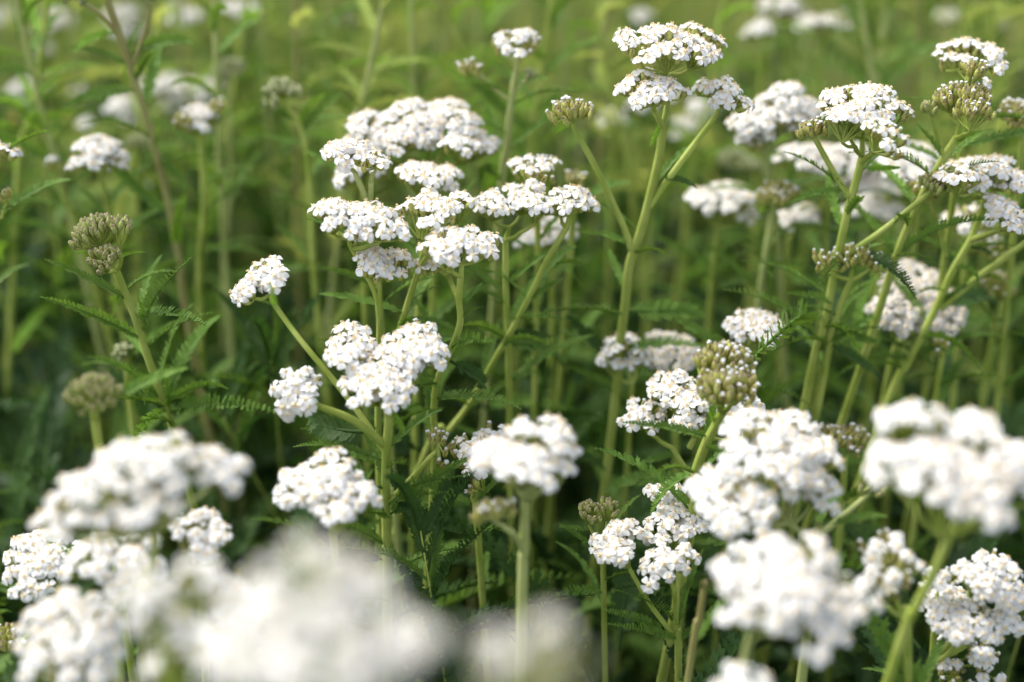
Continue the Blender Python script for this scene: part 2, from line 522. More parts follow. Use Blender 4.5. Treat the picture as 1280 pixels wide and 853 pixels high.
PLANTS = []
def plant(label, d, stem, heads, leaves=(), auto=5, r=1.5, smat='stem', lmat='leaf_mid', lean=0.35, cat='yarrow', name='yarrow_plant', leafl=0.045):
    rng = np.random.default_rng(zlib.crc32(label.encode()))
    lod = 0 if d < .78 else 1
    if d > .6: d = .565 + (d - .565) * .76
    # distance of the plant from the lens plane: the first head (or stem top) stands at depth d
    fx, fy = (heads[0]['cl'][0][:2] if heads else stem[0])
    Y = d * ray(fx, fy)[1]
    S = [at(x, y, Y) for (x, y) in stem]
    if len(S) == 1:
        S.append(S[0] - np.array([0, 0, .12]))
    last, first = S[-1], S[0]
    dirn = (last - first) / max(1e-6, first[2] - last[2])
    z = last[2]
    foot = np.array([last[0] + dirn[0] * z * lean, Y + rng.normal(0, .006), 0.0])
    S2 = S + [last * .5 + foot * .5 + np.array([dirn[0] * z * .12, 0, 0]), foot]
    root = bpy.data.objects.new(name, None)
    COL.objects.link(root)
    root.location = foot
    root.empty_display_size = .02
    tag(root, label, cat, 'yarrow plants of the meadow' if cat == 'yarrow' else 'yellow flowers of the meadow')
    O = foot
    path = smooth_path(S2, 8)
    sm = MB()
    tube(sm, path - O, r * .00085, r * .00105, 14 if lod == 0 else 8, 0, .10)
    if abs(d - .565) < .05: hairs(sm, path - O, r * .0009, rng)
    sm.build("stem", [M[smat]], root)
    for h in heads:
        G, PM, DM = MB(), MB(), MB()
        Yh = Y + h['dd']
        attp = at(*h['att'], Y) if h['att'] else S[0]
        tip = attp
        if h['via']:
            n = len(h['via'])
            vp = [attp] + [at(x, y, Y + h['dd'] * (i + 1) / n) for i, (x, y) in enumerate(h['via'])]
            bm = MB()
            bp_ = smooth_path(vp, 6) - O
            tube(bm, bp_, h['r'] * .0011, h['r'] * .00085, 10 if lod == 0 else 6, 0, .09)
            if abs(d - .565) < .05: hairs(bm, bp_, h['r'] * .00095, rng, .95)
            bm.build("branch", [M[smat]], root)
            tip = vp[-1]
        for c in h['cl']:
            x, y, rp = c[:3]
            dy = c[3] if len(c) > 3 else 0.0
            Yc = Yh + dy
            C = at(x, y, Yc)
            depth = Yc / ray(x, y)[1]
            R = rp * depth / FPX
            rel = C - tip
            ax = np.array([h['ax'][0] + rel[0] * 4, -h['ax'][1] + min(.25, max(-.25, rel[1] * 4)) + (-.14 if d > .6 else .04 if y < 330 else (.0 if y < 480 else -.16)), 1.0]) + rng.normal(0, .06, 3)
            b = build_cluster(G, PM, DM, C - O, R, ax, h['kind'], lod, rng, h['dome'], h['fill'] * (.88 if d < .5 else 1), h['size'], tip - O)
            t0 = tip - O
            if np.linalg.norm(b - t0) > .002:
                mid = t0 * .5 + b * .5 + np.array([(b - t0)[0] * .12, (b - t0)[1] * .12, -.02 * np.linalg.norm(b - t0)])
                tube(G, smooth_path([t0, mid, b], 5), .0011, .0009, 8 if lod == 0 else 5, 0, .05)
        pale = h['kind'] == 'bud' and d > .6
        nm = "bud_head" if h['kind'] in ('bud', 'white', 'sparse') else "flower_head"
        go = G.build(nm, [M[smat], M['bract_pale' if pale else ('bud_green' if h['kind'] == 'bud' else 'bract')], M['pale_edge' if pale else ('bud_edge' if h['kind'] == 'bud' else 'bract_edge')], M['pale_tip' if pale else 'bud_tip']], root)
        if PM.n: PM.build("petals", [M[h['m']], M['petal_dull']], go)
        if DM.n: DM.build("disc_florets", [M['disc'], M['anther']], go)
    for lf in leaves:
        bx, by, tx, ty = lf[:4]
        lm = lf[4] if len(lf) > 4 and lf[4] else lmat
        ty_ = lf[5] if len(lf) > 5 else 0.0
        ws = lf[6] if len(lf) > 6 else 1.0
        put_leaf(root, O, at(bx, by, Y), at(tx, ty, Y + ty_), lm, lod == 1, rng.normal(0, .2), ws * 1.45, None, (rng.normal(0, .15), -.75, .8))
    # remaining leaves up the stem
    L_ = len(path)
    auto = auto * 2 + 3 if d > .5 else (0 if d < .48 else auto)
    for k in range(auto):
        i = int((0.17 + 0.56 * (k + rng.random() * .6) / max(1, auto)) * (L_ - 1))
        a = k * 2.4 + rng.random() * 1.2
        ln = rng.uniform(.6, 1.15) * leafl * (.60 + .7 * i / L_)
        dr = np.array([math.cos(a), math.sin(a), rng.uniform(.1, .9)])
        put_leaf(root, O, path[i], path[i] + unit(dr) * ln, lmat, lod == 1, rng.normal(0, .3))
    PLANTS.append(root)
    return root

# ---- the tall plant right of the middle
plant("yarrow with three stacked white heads and a half open bud on a long left branch", 0.57,
      [(829, 160), (822, 205), (802, 285), (787, 330), (781, 385), (772, 455), (767, 520)],
      [H('open', [(843, 42, 69)], (829, 160), [(838, 112)], ax=(.12, 0), dome=.42),
       H('open', [(812, 100, 42, -.008)], (829, 160), [(818, 138)], dd=-.006, ax=(-.05, -.05)),
       H('open', [(908, 107, 34)], (812, 258), [(850, 205), (893, 148)], ax=(.1, .32), r=1.4),
       H('white', [(713, 130, 31)], (789, 312), [(778, 280), (742, 205), (719, 163)], ax=(-.15, 0), r=1.3)],
      [(786, 305, 728, 287, 'leaf_mid'), (828, 222, 872, 228, 'leaf_deep'), (784, 388, 893, 402, 'leaf_mid', .02, 1.1),
       (770, 455, 703, 388, 'leaf_deep', .02, 1.0), (829, 150, 812, 185, 'leaf_lime'), (767, 500, 775, 610, 'leaf_deep', .03, 1.0),
       (714, 160, 693, 163, 'leaf_lime'), (766, 590, 690, 560, 'leaf_deep')], r=2.0, auto=2)
# ---- right: the second tall sharp plant
plant("thick stemmed yarrow with a white head whose sides are still in bud, at right", .57,
      [(1078, 195), (1073, 215), (1058, 270), (1042, 345), (1028, 420), (1006, 505)],
      [H('open', [(1085, 120, 56), (1070, 140, 36, -.01)], None, None, ax=(0, .1), dome=.5),
       H('white', [(1011, 147, 22)], (1060, 245), [(1040, 212), (1018, 172)], ax=(-.3, 0)),
       H('half', [(1112, 158, 33, -.02)], (1076, 203), [(1100, 185)], ax=(.25, .2), dd=-.01),
       H('bud', [(1172, 225, 24)], (1062, 317), [(1105, 287), (1160, 243)], ax=(.2, 0), r=1.3)],
      [(1056, 238, 985, 250, 'leaf_mid'), (1080, 210, 1127, 213, 'leaf_lime'), (1078, 316, 1156, 364, 'leaf_deep', -.02, 1.0),
       (1035, 400, 1100, 440, 'leaf_mid'), (1030, 395, 962, 412, 'leaf_mid')], r=1.8, auto=4)
plant("yarrow with half open domed head and a tiny side bud at upper right", .575,
      [(1196, 172), (1180, 197), (1150, 250), (1120, 320), (1095, 400)],
      [H('white', [(1206, 112, 38), (1218, 132, 24, -.01)], None, None, dome=.6),
       H('bud', [(1160, 129, 11)], (1180, 198), [(1174, 180), (1163, 142)], r=.9)],
      [(1178, 196, 1148, 155, 'leaf_mid'), (1186, 185, 1222, 158, 'leaf_lime'), (1165, 225, 1205, 205, 'leaf_mid')], r=1.7, auto=3)
plant("yarrow with flat white head above a smaller half open one, near top right corner", .60,
      [(1212, 105), (1205, 160), (1190, 260)],
      [H('open', [(1214, 62, 46)], None, None, dome=.45), H('white', [(1218, 79, 18, -.03)], None, None)], auto=4, r=1.6)
plant("yarrow leaning right with broad white head at the right edge and stem forking low", .60,
      [(1235, 245), (1213, 300), (1190, 340), (1172, 381), (1136, 452), (1095, 545)],
      [H('open', [(1222, 205, 46), (1256, 212, 40), (1200, 210, 28, -.02)], None, None, dome=.35),
       H('open', [(1262, 265, 34)], (1214, 300), [(1250, 288)], ax=(.25, .5), dd=-.02),
       H('open', [(1318, 275, 30)], (1175, 386), [(1225, 345), (1290, 298)], r=1.5),
       H('half', [(1150, 228, 26)], (1182, 320), [(1175, 290), (1162, 255)], r=.9)],
      [(1208, 308, 1245, 320, 'leaf_deep'), (1172, 385, 1255, 368, 'leaf_deep', .04, 1.0), (1140, 450, 1050, 445, 'leaf_mid')], r=1.7, auto=4)
plant("greyish white old yarrow head tipped towards us, low at right between two green stems", .68,
      [(1120, 430), (1100, 520)],
      [H('open', [(1150, 365, 58), (1120, 388, 32, -.02), (1165, 385, 34, -.01)], None, None, ax=(-.1, .45), m='petal_dull', dome=.3)], auto=4)
plant("small white yarrow head under a pale fuzzy leaf, right of the middle", .625,
      [(935, 440), (925, 520)], [H('open', [(948, 398, 36), (925, 402, 20), (962, 415, 22, -.01)], None, None)],
      [(1010, 402, 940, 412, 'leaf_mid', -.06, 1.0)], auto=4)
plant("yarrow with loose cream buds crossing behind a thick green stem at right", .61,
      [(1064, 350), (1048, 390), (1036, 430), (1020, 520)],
      [H('sparse', [(1035, 315, 26), (1066, 305, 30), (1092, 312, 22)], None, None, dome=.3, fill=.8, size=.9)],
      [(1040, 380, 985, 362, 'leaf_mid'), (1038, 430, 1105, 470, 'leaf_deep')], r=1.6, auto=3)
plant("blurred yarrow with green bud head standing before white heads, right of the tall plant", .70,
      [(966, 262), (955, 330), (945, 400)], [H('white', [(970, 232, 30)], None, None, dome=.5)], auto=4, smat='stem_pale')
plant("blurred white yarrow with two lobed flat head beside the tall plant's stem", .74,
      [(897, 285), (892, 340), (885, 420)], [H('open', [(905, 240, 42), (880, 245, 26), (928, 260, 24)], None, None, dome=.3)], auto=4)
plant("large blurred white yarrow of stepped clusters behind the upper right plant", .69,
      [(955, 190), (965, 260), (975, 350)],
      [H('open', [(978, 128, 46), (945, 152, 34), (1002, 140, 34), (985, 112, 28)], None, None, dome=.4),
       H('half', [(940, 168, 24)], None, None)], auto=4, smat='stem_pale')
plant("blurred white yarrow low behind the thick stem, crowded by its neighbours at right", .74,
      [(1035, 240), (1030, 330)], [H('open', [(1018, 190, 40), (1060, 190, 36), (1000, 258, 26), (1075, 225, 30)], None, None, dome=.4)], auto=3)
plant("blurred white yarrow spilling behind the half open head at upper right", .72,
      [(1150, 225), (1140, 330)], [H('open', [(1150, 188, 36), (1130, 215, 26), (1170, 205, 22)], None, None)], auto=3)
plant("blurred white and green yarrow head under the broad edge head at right", .68,
      [(1205, 310), (1200, 400)], [H('half', [(1205, 270, 38), (1235, 300, 30)], None, None, dome=.4)], auto=3)
plant("half open yarrow cut by the right edge below the top right heads", .64,
      [(1275, 165), (1270, 260)], [H('white', [(1270, 130, 28)], None, None)], auto=3)
plant("small yarrow with brownish buds at the right edge under the forked stem", .70,
      [(1248, 365), (1235, 460)], [H('white', [(1248, 342, 26)], None, None, fill=.8)], auto=3)
plant("small low yarrow of few white buds beside the forked stem at right", .66,
      [(1178, 440), (1165, 520)], [H('sparse', [(1180, 425, 18)], None, None, size=.8)], auto=3)
# ---- top
plant("yarrow with half open white head and small bud on a left branch, top middle", .66,
      [(645, 90), (640, 122), (634, 180), (622, 300)],
      [H('half', [(648, 48, 38)], None, None, dome=.5), H('white', [(587, 75, 16)], (633, 124), [(615, 108), (594, 88)], r=.9),
       H('bud', [(664, 86, 10)], (640, 122), [(652, 104)], r=.7)], auto=4, r=1.7, smat='stem_pale')
plant("far white yarrow head, smaller of two at top right", .95, [(955, 55), (950, 150)], [H('open', [(953, 33, 24)], None, None)], auto=3)
plant("far white yarrow head with cream side cluster at top right", .95, [(1028, 50), (1020, 160)],
      [H('open', [(1018, 22, 26), (1042, 24, 22)], None, None), H('sparse', [(1052, 18, 14, -.02)], None, None)], auto=3)
plant("far cream yarrow head cut by the top edge above two white ones", 1.0, [(985, 30), (980, 140)],
      [H('white', [(985, 12, 34)], None, None), H('open', [(975, -4, 26)], None, None)], auto=3)
plant("far pale yarrow head alone at the top edge near the right corner", 1.05, [(1188, 32), (1180, 140)], [H('half', [(1187, 12, 18)], None, None)], auto=3)
plant("far pale yarrow bud head just under the top edge near right corner", 1.1, [(1160, 60), (1155, 150)], [H('bud', [(1250, 26, 15)], None, None)], auto=3)
plant("soft white yarrow blurred behind the thick stemmed one, high on the right", .78, [(1110, 190), (1105, 290)], [H('open', [(1118, 195, 34), (1090, 208, 26), (1135, 212, 24)], None, None)], auto=3)
plant("soft white yarrow blurred low between two green stems, high on the right", .80, [(1100, 270), (1095, 350)], [H('open', [(1105, 245, 30), (1080, 250, 24)], None, None)], auto=3)
plant("soft white yarrow blurred left of the loose cream buds at right", .76, [(985, 300), (980, 380)], [H('half', [(1000, 262, 28)], None, None)], auto=3)
plant("far tiny white yarrow at top behind the tallest head", 1.1, [(801, 40), (800, 140)], [H('open', [(801, 19, 14)], None, None)], auto=3)
plant("small blurred white yarrow between the half bud and the tall stem", .9, [(769, 160), (765, 250)], [H('open', [(768, 140, 17)], None, None)], auto=3)
plant("blurred cream yarrow head behind the tall plant's upper stem", .88, [(815, 150), (812, 260)],
      [H('half', [(805, 125, 20), (840, 122, 24)], None, None)], auto=3)
plant("blurred white yarrow between the tall plant and its right branch", .92, [(868, 165), (860, 280)],
      [H('open', [(878, 130, 20), (855, 152, 22)], None, None)], auto=3)
plant("blurred brownish bud yarrow behind the large right hand cluster", .85, [(950, 215), (945, 300)], [H('bud', [(925, 195, 28)], None, None)], auto=2)
# ---- centre group
plant("large arched white yarrow umbel slightly blurred, topmost of the centre group", .66,
      [(548, 250), (545, 320), (540, 420)],
      [H('open', [(520, 135, 50), (470, 150, 40), (560, 140, 46), (594, 168, 32), (448, 172, 24), (502, 170, 28, -.02), (575, 178, 24, -.02)], (548, 230), [(545, 205)], dome=.5)],
      auto=4)
plant("yarrow with two small sharp white heads on forked pale stalks, left in centre group", .575,
      [(462, 262), (470, 330), (478, 430)],
      [H('open', [(428, 183, 33)], (458, 250), [(443, 215)], ax=(-.1, .1)), H('open', [(470, 190, 27)], (462, 262), [(464, 228)], ax=(.15, 0))], auto=3, r=1.6, smat='stem_pale')
plant("blurred white yarrow half hidden behind the two forked heads of the centre", .66,
      [(455, 225), (455, 300)], [H('open', [(452, 202, 38)], None, None)], auto=3)
plant("white yarrow of rounded florets in the middle of the centre group, under the arch", .62,
      [(530, 252), (528, 330), (522, 420)], [H('open', [(525, 211, 33), (555, 212, 22), (540, 220, 20, -.01)], None, None)], auto=3)
plant("sharp yarrow with broad white head over a smaller one, left front of the centre group", .555,
      [(475, 400), (474, 470), (473, 520), (475, 650)],
      [H('open', [(430, 265, 52), (478, 272, 36, -.005), (455, 255, 34, .012)], (475, 400), [(468, 365), (440, 312)], ax=(0, .1), dome=.35, r=1.1),
       H('open', [(480, 318, 44)], (475, 400), [(474, 352)], ax=(.05, .15), dome=.4, r=1.1)], auto=3, r=1.5)
plant("sharp white yarrow head high in the centre group beside the broad left one", .565,
      [(524, 335), (508, 385), (495, 440), (488, 540)],
      [H('open', [(535, 250, 38), (575, 248, 26, .01), (548, 262, 28, -.01)], None, None, ax=(.05, .1), dome=.4)], auto=3, r=1.4)
plant("sharp white yarrow head on a curved stem browning below, front of the centre group", .553,
      [(576, 345), (574, 375), (575, 405), (560, 445), (547, 475), (542, 520), (541, 620)],
      [H('open', [(577, 294, 50), (552, 302, 28, -.01)], None, None, ax=(.1, .12), dome=.42),
       H('open', [(545, 318, 26)], (574, 375), [(560, 345)], dd=.02)],
      [(548, 472, 525, 470, 'leaf_mid'), (560, 450, 622, 498, 'leaf_deep', .02), (575, 400, 600, 380, 'leaf_mid')], auto=2, r=1.4)
plant("white yarrow head with gaps, right of the centre group, on upright green stem", .59,
      [(632, 300), (633, 380), (637, 520)],
      [H('open', [(640, 243, 42), (668, 252, 24, -.01)], None, None, dome=.4)],
      [(634, 430, 700, 445, 'leaf_mid', .03), (634, 380, 600, 360, 'leaf_mid')], auto=3, r=1.4)
plant("white yarrow half in bud on a long slanting stalk, right end of the centre group", .585,
      [(708, 285), (684, 325), (660, 375), (617, 452), (586, 506), (560, 540), (520, 595)],
      [H('open', [(718, 238, 32)], None, None, ax=(.1, .1)), H('white', [(700, 252, 20, .01)], None, None)],
      [(660, 375, 705, 350, 'leaf_mid'), (640, 415, 690, 420, 'leaf_deep')], auto=2, r=1.4)
plant("half open yarrow head above the right end of the centre group", .625,
      [(672, 260), (672, 330), (668, 520)],
      [H('half', [(668, 203, 36), (668, 214, 24, -.02)], None, None, dome=.55)], auto=3, r=1.3)
plant("small cream budding yarrow peeping behind the right end of the centre group", .66,
      [(720, 260), (712, 330)], [H('white', [(720, 213, 18)], None, None)], auto=2)
plant("blurred white yarrow low behind the slanting stalk of the centre group", .70,
      [(690, 330), (690, 420)], [H('open', [(672, 290, 30), (700, 280, 22)], None, None)], auto=2)
plant("branching yarrow with broad white head, small left head and tilted head on a long stalk", .535,
      [(487, 520), (483, 570), (482, 640), (484, 720)],
      [H('open', [(478, 452, 46), (456, 464, 30, -.006), (502, 446, 34, .004), (440, 430, 40, .01), (520, 420, 36, .012), (476, 480, 36, -.012), (532, 436, 28, .005), (438, 446, 24)], None, [(486, 505)], dome=.3, ax=(0, .3)),
       H('open', [(320, 350, 37)], (484, 570), [(440, 505), (375, 425), (342, 380)], ax=(-.55, .5), dd=.03, r=1.2),
       H('open', [(369, 484, 31), (376, 474, 20, .004), (380, 494, 18, -.004)], (480, 556), [(440, 525), (398, 508)], ax=(-.15, .7), dd=-.005, r=1.5),
       H('sparse', [(553, 548, 25)], (486, 628), [(515, 598), (540, 570)], ax=(.2, .2), size=.9)],
      [(342, 382, 325, 375, 'leaf_mid'), (344, 383, 338, 355, 'leaf_lime'), (497, 620, 555, 590, 'leaf_mid', -.02, 1.0), (492, 625, 575, 665, 'leaf_deep', -.01, 1.0),
       (455, 540, 385, 545, 'leaf_deep', .03), (490, 515, 510, 540, 'leaf_lime'), (480, 700, 400, 690, 'leaf_deep')], r=1.9, auto=5)
# ---- front middle
plant("yarrow with partly opened white florets peeping out behind a blurred front head", .575,
      [(592, 620), (600, 700)], [H('half', [(590, 555, 34), (588, 588, 26, -.015), (610, 545, 26, .01)], None, None, ax=(-.1, .2), dome=.4)], auto=3)
plant("front yarrow with blurred white head on a thick pale stem, low middle", 0.475,
      [(657, 625), (655, 690), (652, 780)],
      [H('open', [(672, 550, 50), (630, 560, 42), (700, 560, 32), (655, 575, 38, -.01)], None, None, dome=.35),
       H('white', [(617, 630, 28)], (655, 690), [(640, 665)], dd=-.005)],
      auto=2, r=1.9, smat='stem_pale')
plant("white yarrow head touched with tan, just above the largest front blur", .51,
      [(415, 660), (425, 760)], [H('open', [(405, 592, 48), (412, 602, 36, -.008), (385, 600, 40), (440, 615, 32, -.012), (420, 635, 26, -.02)], None, None, ax=(0, .15), dome=.4)], auto=2)
# ---- left
plant("sharp yarrow still in tight green bud with bright young leaves, at left", .565,
      [(145, 338), (152, 355), (170, 400), (186, 450), (205, 505), (225, 570)],
      [H('bud', [(117, 278, 36), (152, 277, 15, -.005)], None, None, ax=(-.1, 0), dome=.7, size=1.05),
       H('bud', [(128, 317, 25, -.012)], None, None, ax=(-.15, .25), dome=.5, size=1.05)],
      [(152, 368, 136, 394, 'leaf_lime', -.01, 1.0), (180, 412, 213, 330, 'leaf_mid', -.01, 1.0), (183, 400, 174, 368, 'leaf_lime'), (213, 515, 336, 500, 'leaf_mid', -.01, 1.0),
       (212, 515, 212, 465, 'leaf_lime'), (203, 500, 150, 455, 'leaf_mid'), (145, 325, 178, 312, 'leaf_lime'), (130, 325, 94, 312, 'leaf_lime'),
       (206, 508, 120, 520, 'leaf_mid', -.04), (208, 512, 160, 555, 'leaf_lime', -.03)], r=1.6, auto=5)
plant("small grey green yarrow bud behind the sharp budded one at left", .66,
      [(158, 450), (165, 520)], [H('bud', [(155, 431, 16)], None, None, dome=.7)], auto=3)
plant("round dull green yarrow bud, blurred, left of the sharp budded stem", .485,
      [(118, 520), (130, 600)], [H('bud', [(116, 474, 38)], None, None, dome=.8, size=.9)], auto=3, lmat='leaf_mid')
plant("front yarrow with wide blurred white head of three lobes, lower left", 0.43,
      [(195, 665), (190, 720), (180, 800)],
      [H('open', [(160, 575, 62), (205, 560, 46), (110, 610, 50), (70, 640, 38), (175, 620, 46, -.01), (262, 570, 44, .01)], None, None, dome=.35)], auto=1, smat='stem_pale')
plant("fairly sharp white yarrow head cut by the left edge, low", .535,
      [(70, 740), (90, 820)], [H('open', [(35, 700, 50), (65, 690, 30)], None, None, ax=(-.1, .25), dome=.4), H('white', [(10, 790, 24)], (72, 760), [(30, 800)], dd=-.01)], auto=3)
plant("blurred white yarrow behind the olive bud, lower left", 0.475,
      [(150, 750), (150, 830)], [H('open', [(130, 690, 52), (165, 690, 46)], None, None, ax=(0, .2))], auto=1)
plant("blurred small white yarrow beside the largest front blur", .50,
      [(255, 700), (255, 790)], [H('open', [(248, 658, 40), (270, 668, 24)], None, None)], auto=1)
plant("blurred white yarrow heaped in the lower left corner", 0.45,
      [(95, 850), (100, 900)], [H('open', [(65, 775, 58), (108, 795, 56, -.01)], None, None, ax=(0, .15), dome=.6), H('half', [(85, 838, 72, -.02)], None, None, ax=(0, .3), dome=.5)], auto=0)
plant("cream blurred yarrow wedged low between the corner heap and the closest bloom", .37, [(225, 880), (225, 930)], [H('half', [(235, 800, 48), (185, 835, 44, -.01)], None, None, fill=.85)], auto=0)
plant("white blurred yarrow showing behind the closest bloom at bottom left", .43, [(300, 800), (300, 880)], [H('open', [(270, 720, 40), (300, 750, 40)], None, None, fill=.9)], auto=0)
plant("olive yarrow bud head strongly blurred at lower left front", 0.345,
      [(205, 800), (210, 850)], [H('half', [(195, 730, 66), (245, 715, 46), (215, 780, 46)], None, None, fill=.62, dome=.6)], auto=0)
plant("huge blurred white yarrow closest to the lens, bottom left", 0.255,
      [(400, 880), (405, 960)], [H('open', [(385, 705, 66), (335, 750, 62), (445, 740, 74), (495, 800, 56, -.01), (395, 790, 84, -.01), (285, 800, 46, .01)], None, None, ax=(0, 0), dome=.6, fill=.72), H('half', [(320, 835, 70, -.01), (430, 850, 80, -.015)], None, None, ax=(0, 0), dome=.5, fill=.72)], auto=0, smat='stem_pale')
plant("pale greenish yarrow strongly blurred at the bottom middle, close to the lens", 0.245,
      [(665, 930), (665, 990)], [H('half', [(628, 805, 54), (698, 800, 56), (660, 835, 70, -.01)], None, None, fill=.5, dome=.5)], auto=0, smat='stem_pale')
# ---- lower right
plant("sharp yarrow with three small white heads in a row step, low middle", .553,
      [(845, 780), (848, 850)],
      [H('open', [(768, 672, 28), (768, 690, 20, -.01), (785, 662, 18)], (838, 790), [(812, 755), (785, 708)], ax=(-.1, .35), r=1.0),
       H('open', [(828, 615, 25, .015), (838, 648, 34), (865, 655, 20)], (845, 770), [(850, 690)], ax=(0, .3), dd=.008, r=1.0),
       H('open', [(836, 696, 36)], (845, 780), [(843, 738)], ax=(0, .25), dd=-.012, r=1.0)],
      [(830, 790, 760, 755, 'leaf_mid'), (840, 775, 795, 730, 'leaf_mid', -.01, 1.0), (848, 800, 890, 760, 'leaf_mid')], r=1.6, auto=2)
plant("tight green yarrow bud beside three small white heads, low middle", .56,
      [(752, 690), (755, 760)], [H('bud', [(737, 632, 18), (762, 628, 15)], None, None, dome=.9, size=1.0)],
      [(735, 663, 700, 655, 'leaf_mid'), (755, 740, 670, 750, 'leaf_mid', -.01, 1.0)], auto=3, r=1.2)
plant("sharp yarrow with tall cream tipped bud head rising among white ones, right of middle", .53,
      [(903, 515), (893, 535), (880, 560), (868, 600), (860, 680)],
      [H('white', [(908, 440, 43), (896, 468, 33, -.012), (922, 466, 30, -.008)], None, None, dome=.75, ax=(.05, .05), size=1.05)],
      [(893, 530, 885, 490, 'leaf_lime'), (870, 590, 800, 640, 'leaf_mid')], r=2.0, auto=2, smat='stem')
plant("white yarrow of separate clusters behind the tall cream bud", .585,
      [(858, 590), (855, 680)],
      [H('open', [(806, 515, 31)], (858, 590), [(840, 560)], ax=(-.1, .2)),
       H('open', [(845, 478, 34), (870, 500, 28, -.01), (872, 520, 26, -.015), (925, 500, 30), (925, 528, 22, -.01)], (862, 560), [(870, 545)], ax=(0, .2), dome=.35)],
      [(845, 565, 805, 585, 'leaf_mid'), (855, 600, 750, 600, 'leaf_mid', .02, 1.0), (858, 610, 900, 585, 'leaf_deep')], r=1.7, auto=2)
plant("white yarrow with a few loose florets behind the tall plant's lower stem", .655,
      [(790, 480), (785, 560)], [H('open', [(782, 428, 30), (762, 448, 18), (800, 440, 22)], None, None)], auto=3)
plant("dull greyish yarrow head behind the tall plant's lower stem, right of a whiter one", .67,
      [(845, 480), (845, 560)], [H('open', [(838, 438, 42)], None, None, m='petal_dull', ax=(0, .2))], auto=3)
plant("big round white yarrow umbel slightly blurred before the cream bud, lower right", 0.488,
      [(1024, 655), (1018, 690), (1010, 780)],
      [H('open', [(960, 560, 72), (905, 600, 54), (1010, 570, 54), (930, 625, 50, -.015), (985, 540, 50, .01), (1030, 610, 34)], (1020, 680), [(985, 655)], dome=.35, ax=(0, .1)),
       H('bud', [(1095, 600, 18)], (1018, 675), [(1050, 648), (1085, 618)], dd=.02)],
      [(1040, 655, 1110, 640, 'leaf_mid')], r=1.9, auto=1, smat='stem_pale')
plant("blurred white yarrow with ragged outline at lower right front", 0.43,
      [(945, 790), (925, 850)],
      [H('open', [(992, 705, 68), (1042, 735, 58), (925, 718, 44), (1020, 770, 46, -.01), (975, 740, 52, -.01), (930, 752, 30, -.01)], None, None, dome=.3, ax=(0, .15))], auto=0, smat='stem_pale')
plant("big blurred white yarrow on thick stem at the right edge, low", 0.43,
      [(1185, 675), (1165, 720), (1140, 770), (1110, 850)],
      [H('open', [(1150, 548, 62), (1220, 558, 66), (1190, 590, 66, -.01), (1275, 580, 62), (1120, 580, 40), (1230, 612, 50, -.015)], None, None, dome=.35, ax=(0, .1))], auto=0, r=1.6)
plant("cream white yarrow head blurred between two big front umbels at lower right", 0.485,
      [(1128, 770), (1135, 830)], [H('half', [(1112, 680, 36), (1120, 712, 34, -.01), (1105, 730, 26, -.01)], None, None, ax=(0, .3), dome=.6)], auto=1)
plant("white yarrow of many small florets facing up, bottom right corner", .525,
      [(1165, 830), (1150, 900)],
      [H('open', [(1245, 722, 46), (1185, 758, 42), (1275, 755, 38), (1225, 778, 38, -.01)], None, None, ax=(.1, .4), dome=.3, size=.92),
       H('half', [(1208, 818, 56), (1180, 720, 26)], None, None, ax=(.05, .4), dome=.35, size=.9)], auto=1)
plant("green yarrow bud head blurred behind the big round umbel, lower right", .63,
      [(1055, 580), (1050, 660)], [H('white', [(1035, 535, 26), (1068, 538, 26)], None, None, dome=.6, size=1.15)], auto=3)
plant("blurred white yarrow head cut by the bottom edge at lower right", .40,
      [(935, 900), (930, 950)], [H('open', [(932, 855, 42)], None, None)], auto=0)
plant("tiny closed yarrow bud on an orange brown stem at lower right", .50,
      [(880, 735), (873, 780), (860, 850)], [H('bud', [(883, 727, 8)], None, None)], auto=1, smat='stem_brown', r=1.3)
# ---- upper left, behind
plant("blurred white flat yarrow head standing alone at upper left", .69,
      [(125, 215), (140, 290), (150, 380)], [H('open', [(122, 182, 32), (104, 194, 20), (140, 190, 20)], None, None, dome=.5)], auto=4)
plant("blurred yarrow head half white half cream, upper left beside far white blur", .72,
      [(250, 165), (255, 260), (250, 400)], [H('open', [(248, 137, 28)], None, None), H('white', [(228, 145, 16, -.01), (272, 130, 14)], None, None)], auto=4)
plant("far big white yarrow blur at upper left", 1.05, [(222, 140), (222, 250)],
      [H('open', [(205, 98, 34), (240, 105, 36), (215, 125, 24)], None, None, dome=.4)], auto=3)
plant("blurred greyish bud yarrow with a few narrow leaves, upper left of centre", .70,
      [(358, 135), (378, 165), (390, 250), (398, 400)], [H('bud', [(350, 108, 26)], None, None, dome=.8, size=1.15)],
      [(372, 150, 322, 138, 'leaf_mid'), (378, 165, 425, 112, 'leaf_mid'), (375, 155, 402, 110, 'leaf_lime')], auto=3)
plant("far blurred bud yarrow near the top edge, left of centre", .92, [(425, 40), (420, 150)], [H('bud', [(425, 20, 22)], None, None, dome=.7)], auto=3)
plant("blurred bud yarrow beside a thick pale stem at upper left", .85, [(285, 100), (288, 220), (280, 400)], [H('bud', [(285, 80, 26)], None, None, dome=.6)], auto=4, smat='stem_pale')
